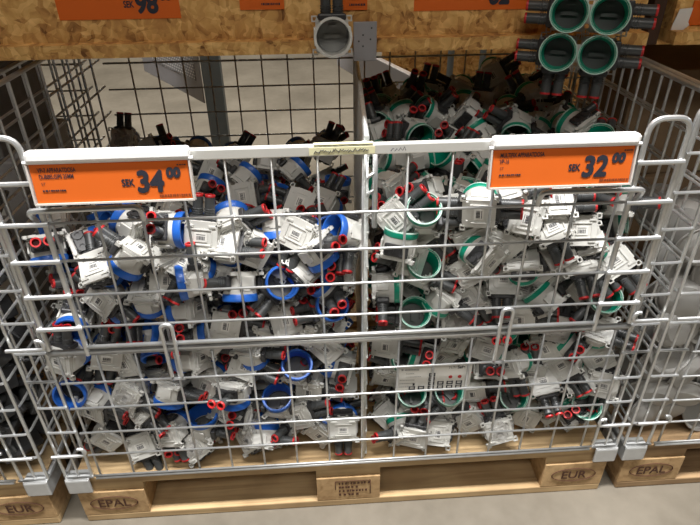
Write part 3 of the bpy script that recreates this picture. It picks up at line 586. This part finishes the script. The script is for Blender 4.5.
(392,267,764,-0.182,-0.178,-0.850,-0.461,1,1,0), (554,271,751,0.287,-0.165,-0.218,0.918,1,2,0), (82,388,755,-0.658,-0.225,-0.590,-0.410,1,2,0), (170,379,770,0.501,0.341,0.617,-0.501,1,2,0),
(238,395,749,-0.447,0.010,-0.810,0.380,1,1,0), (333,356,742,0.861,-0.192,-0.362,-0.301,1,1,0), (401,368,789,-0.218,-0.519,-0.637,0.527,1,2,0), (520,284,789,-0.073,-0.286,0.559,0.775,1,1,0),
(116,475,763,0.744,0.606,-0.279,0.042,1,2,0), (176,460,770,-0.079,0.084,-0.906,0.407,1,2,0), (246,468,772,-0.652,0.197,0.447,-0.580,1,1,0), (290,433,800,0.014,0.849,-0.248,0.466,1,1,0),
(362,439,783,-0.152,0.148,-0.942,0.260,1,1,0), (492,436,751,0.251,-0.701,0.164,0.647,1,2,0), (504,445,775,-0.199,0.801,-0.394,0.404,1,2,0), (167,563,759,0.275,0.167,-0.697,0.640,1,1,0),
(495,507,791,0.525,-0.341,-0.579,-0.523,1,2,0), (559,550,782,0.306,0.950,-0.034,0.053,1,1,0), (123,677,750,0.669,0.731,-0.093,0.101,1,2,0), (146,598,735,-0.707,-0.162,-0.434,-0.535,1,1,0),
(272,641,754,0.822,0.411,-0.367,-0.142,1,1,0), (92,728,763,-0.622,-0.435,-0.520,-0.391,1,1,0), (158,692,756,-0.256,0.006,-0.833,-0.491,1,2,0), (405,745,768,0.526,0.456,0.598,-0.398,1,2,0),
(477,682,769,-0.583,0.796,-0.079,-0.143,1,2,0), (538,694,764,-0.824,0.348,-0.425,0.140,1,1,0),
]
NUM = ['none', 'one', 'two', 'three', 'four', 'five', 'six', 'seven', 'eight', 'nine', 'ten', 'eleven', 'twelve']
def look(q):
    R = q.to_matrix(); a = R @ Vector((0, 0, 1)); v = Vector((a.dot(rt2), a.dot(up2), -a.dot(fwd)))
    t = R @ Vector((0, -1, 0)); tv = Vector((t.dot(rt2), t.dot(up2), -t.dot(fwd)))
    if v.z > .8: s = 'opening toward the viewer'
    elif v.z < -.75: s = 'flat back outward'
    elif abs(v.x) > abs(v.y): s = 'opening rightward' if v.x > 0 else 'opening leftward'
    else: s = 'opening upward' if v.y > 0 else 'opening downward'
    if tv.z > .7: p = 'pipes outward'
    elif tv.z < -.75: p = 'pipes hidden'
    elif abs(tv.x) > abs(tv.y): p = 'pipes right' if tv.x > 0 else 'pipes left'
    else: p = 'pipes up' if tv.y > 0 else 'pipes down'
    return s, p
def cell(P):
    d = P-Vector((CX, CY, CZ)); s = (0-CY)/d.y; X = CX+d.x*s; Z = CZ+d.z*s
    col = int((X-.0305)//.0708); row = int((.872-Z)//.0708)
    return col, row
protos = {}; used = {}; n_dev = 0
for (x, y, z, qw, qx, qy, qz, green, pairs, wrap) in POSES:
    key = (green, pairs, wrap); first = key not in protos
    if first: protos[key] = make_box(green, pairs, wrap)
    o = protos[key] if first else copy_tree(protos[key])
    q = Quaternion((qw, qx, qy, qz)).normalized(); o.location = (x/1000, y/1000, z/1000); o.rotation_mode = 'QUATERNION'; o.rotation_quaternion = q; o.scale = (.88,)*3
    P = o.location + q.to_matrix() @ Vector((0, 0, .022)); col, row = cell(P); s, p = look(q)
    side = ('column %s right of divider' % NUM[min(12, col+1)]) if col >= 0 else ('column %s left of divider' % NUM[min(12, -col)])
    hgt = 'above the top rail' if row < 0 else 'mesh row %s' % NUM[min(12, row+1)]
    kind = ('bagged ' if wrap else '')+('green' if green else 'blue')+'-rimmed box'
    base = [kind, s+',' if not wrap else 'in film,']
    tries = ['%s %s, %s, %s' % (kind, s, side, hgt), '%s %s, %s, %s, %s' % (kind, s.replace('opening toward the viewer', 'facing out').replace('flat back outward', 'back outward'), p, side.replace('column ', 'col. ') if False else side, hgt.replace('above the top rail', 'over rail'))]
    tries = [w for w in tries if len(w.split()) <= 16]
    tries += ['%s %s, %s, %s' % (kind, p, side, hgt), 'deeper lying %s %s, %s, %s' % (kind, p, side, hgt), 'farthest %s %s, %s, %s' % (kind, p, side, hgt)]
    tries = [w for w in tries if len(w.split()) <= 16]
    lab = next((w for w in tries if w not in used), tries[-1]); used[lab] = 1
    tag(o, lab, 'junction box', 'green-rimmed junction boxes in the right half' if green else 'blue-rimmed junction boxes in the left half'); n_dev += 1

# ---------------------------------------------------------------- hanging samples
def sample(loc, rot, label, green, pr, name='sample_box'):
    t = thing(name, loc, label, 'sample box', None); t.rotation_euler = rot; t.scale = (.93,)*3
    add('body', t); ins = add('insert', t)
    if not green:
        me_ = ins.data.copy(); me_.materials.clear(); me_.materials.append(M['sample_grey']); ins.data = me_
    if green: rg = add('ringg', t); add('lip', rg)
    else: b = MB(); b.lathe([(.0325, .046), (.0365, .046), (.0372, .0595), (.0325, .0595)], 32, closed=True); b.build('white_rim', M['white'], t)
    for rz in pr:
        c_, s_ = cos(rz), sin(rz); add('socket', t, rz=rz)
        for x in (-.0118, .0118):
            p = add('pipe', t, (x*c_, x*s_, 0), rz); add('cap', p)
    return t
VF = radians(90-6)
sample((-.003, YS-.038, .990), (VF, 0, 0), 'white-rimmed sample box with two pipes up hanging in front of the shelf edge', False, (pi,))
SR = Matrix.Rotation(-.0, 3, 'Z')
eul = (radians(80), radians(0), radians(-24))
for dx, dz, pr, l in ((0, 0, (-pi/2,), 'upper left of the four green-rimmed sample boxes hanging from the shelf'), (1, 0, (pi/2,), 'upper right of the four green-rimmed sample boxes hanging from the shelf'),
                      (0, -1, (0, -pi/2), 'lower left of the four green-rimmed sample boxes hanging from the shelf'), (1, -1, (0, pi/2), 'lower right of the four green-rimmed sample boxes hanging from the shelf')):
    ax = Vector((cos(radians(-24)), sin(radians(-24)), 0)); base = Vector((.440, YS-.045, 1.020))
    sample(base+ax*.068*dx+Vector((-.008*(dz < 0)*1, 0, .068*dz)), eul, l, True, pr)

# ---------------------------------------------------------------- right cage: white covers
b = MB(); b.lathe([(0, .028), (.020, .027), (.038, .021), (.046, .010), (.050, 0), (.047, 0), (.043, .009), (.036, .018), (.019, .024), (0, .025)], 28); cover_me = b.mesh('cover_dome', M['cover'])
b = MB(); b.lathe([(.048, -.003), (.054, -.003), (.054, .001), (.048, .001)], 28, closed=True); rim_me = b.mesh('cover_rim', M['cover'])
r = random.Random(21); placed = []
ords = ['lowest', 'second', 'third', 'fourth', 'fifth', 'sixth', 'seventh', 'eighth', 'ninth', 'tenth', 'eleventh', 'top']
proto = None
for iz in range(8):
    for ix in range(5):
        for iy in range(3):
            if iy > 0 and (iz < 7 and ix > 1): continue
            X = .672+.080*ix+r.uniform(-.012, .012)+.01*(iz % 2); Y = .060+.085*iy+r.uniform(-.008, .008); Z = .20+.062*iz+r.uniform(-.01, .01)
            if X > 1.0: continue
            if iy == 2 and iz < 7: continue
            X = max(X, .695)
            if proto is None:
                proto = bpy.data.objects.new('round_cover', None); COL.objects.link(proto)
                o1 = link('cover_dome', cover_me, proto); link('cover_rim', rim_me, o1); o = proto
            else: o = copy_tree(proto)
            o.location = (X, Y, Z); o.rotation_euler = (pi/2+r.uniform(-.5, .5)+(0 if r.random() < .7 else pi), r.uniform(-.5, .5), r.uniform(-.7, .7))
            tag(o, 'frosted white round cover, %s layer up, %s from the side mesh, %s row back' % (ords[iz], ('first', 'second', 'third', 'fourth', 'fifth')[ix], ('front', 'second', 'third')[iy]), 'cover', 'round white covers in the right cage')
# brown cartons behind them
for k, (x, y, z, w, h, l) in enumerate(((1.0, .60, .152, .55, .45, 'brown carton low at the back of the right cage'), (.96, .62, .604, .50, .26, 'brown carton on top of another at the back of the right cage'))):
    t = thing('cardboard_carton', (x, y, z), l, 'carton')
    b = MB(); b.box((0, 0, h/2), (w, .28, h), bev=.003); b.build('carton_body', M['carton'], t)
    b = MB(); b.box((0, -.1412, h*.5), (.05, .001, h*.96)); b.build('packing_tape', M['cream'], t)

# ---------------------------------------------------------------- left cage: grey cable brackets
b = MB(); b.box((0, 0, 0), (.070, .050, .012), bev=.003); b.box((0, .02, .018), (.07, .008, .03), bev=.002); br_me = b.mesh('bracket_plate', M['clip'])
brl = br_me.copy(); brl.materials.clear(); brl.materials.append(M['grey'])
b = MB(); b.lathe([(.0085, 0), (.0115, 0), (.0115, .036), (.0085, .036)], 16, Matrix.Translation((-.016, -.004, .004)), closed=True); pa = b.mesh('bracket_pipe', M['pipe'])
r = random.Random(31); pr = {}
tones = ['black', 'grey']
for iz in range(10):
    for ix in range(4):
        for iy in range(4):
            if iy > 2 or (iy > 1 and iz < 6): continue
            X = -.672-.082*ix+r.uniform(-.01, .01); Y = .05+.085*iy+r.uniform(-.008, .008); Z = .20+.062*iz+r.uniform(-.01, .01)
            X = min(X, -.70)
            k = 1 if (r.random() < .45 and iz > 5) or r.random() < .12 else 0
            if k not in pr:
                o = bpy.data.objects.new('pipe_bracket', None); COL.objects.link(o); link('bracket_plate', brl if k else br_me, o)
                p1 = link('bracket_pipe', pa, o); p2 = link('bracket_pipe', pa, o); p2.location.x = .032; pr[k] = o
            else: o = copy_tree(pr[k])
            o.location = (X, Y, Z); o.rotation_euler = (r.uniform(0, 6), r.uniform(-1, 1), r.uniform(0, 6))
            tag(o, '%s twin-pipe bracket, %s layer up, %s from the side mesh, %s row back' % (tones[k], ords[iz], ('first', 'second', 'third', 'fourth')[ix], ('front', 'second', 'third', 'fourth')[iy]), 'pipe bracket', 'pipe brackets in the left cage')

M['slate'] = mat('dark_grey_cardboard', (.19, .18, .17), .7, 0, .3, .35, 25)
M['slate2'] = mat('light_grey_cardboard', (.33, .31, .30), .7, 0, .3, .3, 25)
for x, y, z, w, d, h, mm, l in ((-.93, .56, .155, .42, .34, .36, 'slate', 'dark grey carton lowest in the left cage, beside its side mesh'), (-1.40, .56, .155, .44, .34, .48, 'slate2', 'light grey carton standing at the far left of the left cage'),
                                (-.90, .57, .516, .36, .32, .20, 'slate2', 'light grey carton in the middle of the stack in the left cage'), (-.94, .57, .717, .40, .30, .19, 'slate', 'dark grey carton on top of the stack in the left cage'),
                                (-1.36, .57, .636, .38, .30, .24, 'slate', 'dark grey carton on top of the light one at far left')):
    t = thing('grey_carton', (x, y, z), l, 'carton', 'grey cartons at the back of the left cage')
    b = MB(); b.box((0, 0, h/2), (w, d, h), bev=.004); b.build('carton_body', M[mm], t)
    b = MB(); b.box((w*.2, -d/2-.0008, h*.55), (w*.3, .001, h*.4)); b.build('shipping_label', M['label'], t)
    b = MB(); b.box((0, 0, h+.0005), (.05, d*.98, .001)); b.build('packing_tape', M['clear_edge'], t)
# ---------------------------------------------------------------- things behind the cages
t = thing('rack_upright', (-.449, 1.55, 0), 'blue-grey steel rack upright behind the left half of the cage', 'rack upright')
b = MB(); b.box((0, 0, 1.2), (.075, .05, 2.4), bev=.003); b.build('upright_post', M['bluesteel'], t)
b = MB(); b.box((0, 0, .004), (.13, .12, .008), bev=.002); b.build('base_plate', M['bluesteel'], t)
t = thing('perforated_panel', (-.492, 1.53, .515), 'grey perforated steel panel fixed beside the rack upright', 'panel'); t.rotation_euler = (0, 0, radians(180-57))
b = MB(); b.box((.35, 0, .30), (.70, .006, .60), bev=.002); b.build('steel_sheet', M['greysheet'], t)
b = MB(); b.box((.30, .004, .33), (.50, .002, .50)); b.build('perforated_field', M['perf'], t)
t = thing('strand_board_bin', (.84, 1.56, .30), 'pale strand board bin front seen behind the right half of the cage', 'bin')
b = MB(); b.box((0, 0, .55), (1.20, .02, 1.1)); b.build('front_board', M['osb2'], t)
b = MB(); b.box((0, .01, -.15), (1.20, .05, .30)); b.build('base_frame', M['darkwood_and_gap'], t)
for x, l in ((.498, 'blue-grey steel tube in front of the pale bin, left one'), (.625, 'blue-grey steel tube in front of the pale bin, right one')):
    t = thing('steel_tube_post', (x, 1.45, 0), l, 'post'); b = MB(); b.tube([(0, 0, 0), (0, 0, 1.6)], .013, 12); b.build('tube_shaft', M['bluesteel'], t)
    b = MB(); b.box((0, 0, .003), (.06, .06, .006)); b.build('base_plate', M['bluesteel'], t)
t = thing('steel_ramp_beam', (0, 0, 0), 'slanting grey steel beam behind the cage beside the divider top', 'beam')
p0, p1 = Vector((.282, 1.118, .69)), Vector((.12, 1.60, .69)); dirn = (p1-p0).normalized()
Q = dirn.to_track_quat('X', 'Z').to_matrix()
b = MB(); b.box((p0+p1)/2+Q @ Vector((0, 0, -.03)), ((p1-p0).length+.3, .02, .11), Q, bev=.003); b.build('beam_web', M['greysheet'], t)
b = MB(); b.box((p0+p1)/2+Q @ Vector((0, -.02, -.085)), ((p1-p0).length+.3, .04, .012), Q, bev=.002); b.build('beam_flange', M['greysheet'], t)
b = MB(); b.tube([p0+Q @ Vector((-.1, -.035, .0)), p1+Q @ Vector((.1, -.035, .0))], .012, 10); b.build('beam_tube', M['zinc_old'], t)
for x, y, l, m in ((.79, .62, 'cream perforated rack upright behind the right side mesh', 'cream'),):
    pass
t = thing('cream_upright', (.845, .90, 0), 'cream perforated rack upright behind the right side mesh', 'rack upright')
b = MB(); b.box((0, 0, .75), (.035, .03, 1.5)); b.build('upright_post', M['cream'], t)
b = MB()
for k in range(16): b.box((0, -.0155, .6+.055*k), (.010, .002, .022))
b.build('slot_holes', M['clip'], t)
t = thing('sign_plate', (.668, -.012, .925), 'white steel sign plate with a slot on top of the right cage', 'sign plate')
b = MB(); b.box((.05, .02, 0), (.10, .045, .003), bev=.001); b.build('top_plate', M['holder'], t)
b = MB(); b.box((.062, .02, .002), (.05, .010, .0015)); b.build('plate_slot', M['clip'], t)
t = thing('paper_strip', (.90, .80, .72), 'lilac paper strip hanging behind the right cage', 'paper')
b = MB(); b.box((0, 0, .1), (.035, .001, .26)); b.build('strip_sheet', M['lilac'], t)
# unseen shelf overhead, added so its edge shades the back of the cages
t = thing('shade_shelf', (0, 0, 1.95), 'unseen strand board shelf added high above the cages to cast shade', 'shade shelf')
b = MB(); b.box((0, .39, .05), (4.4, .96, .04)); b.build('shade_deck', M['osb'], t)
b = MB(); b.box((0, -.10, .03), (4.4, .05, .11), bev=.004); b.build('shade_beam', M['bluesteel'], t)
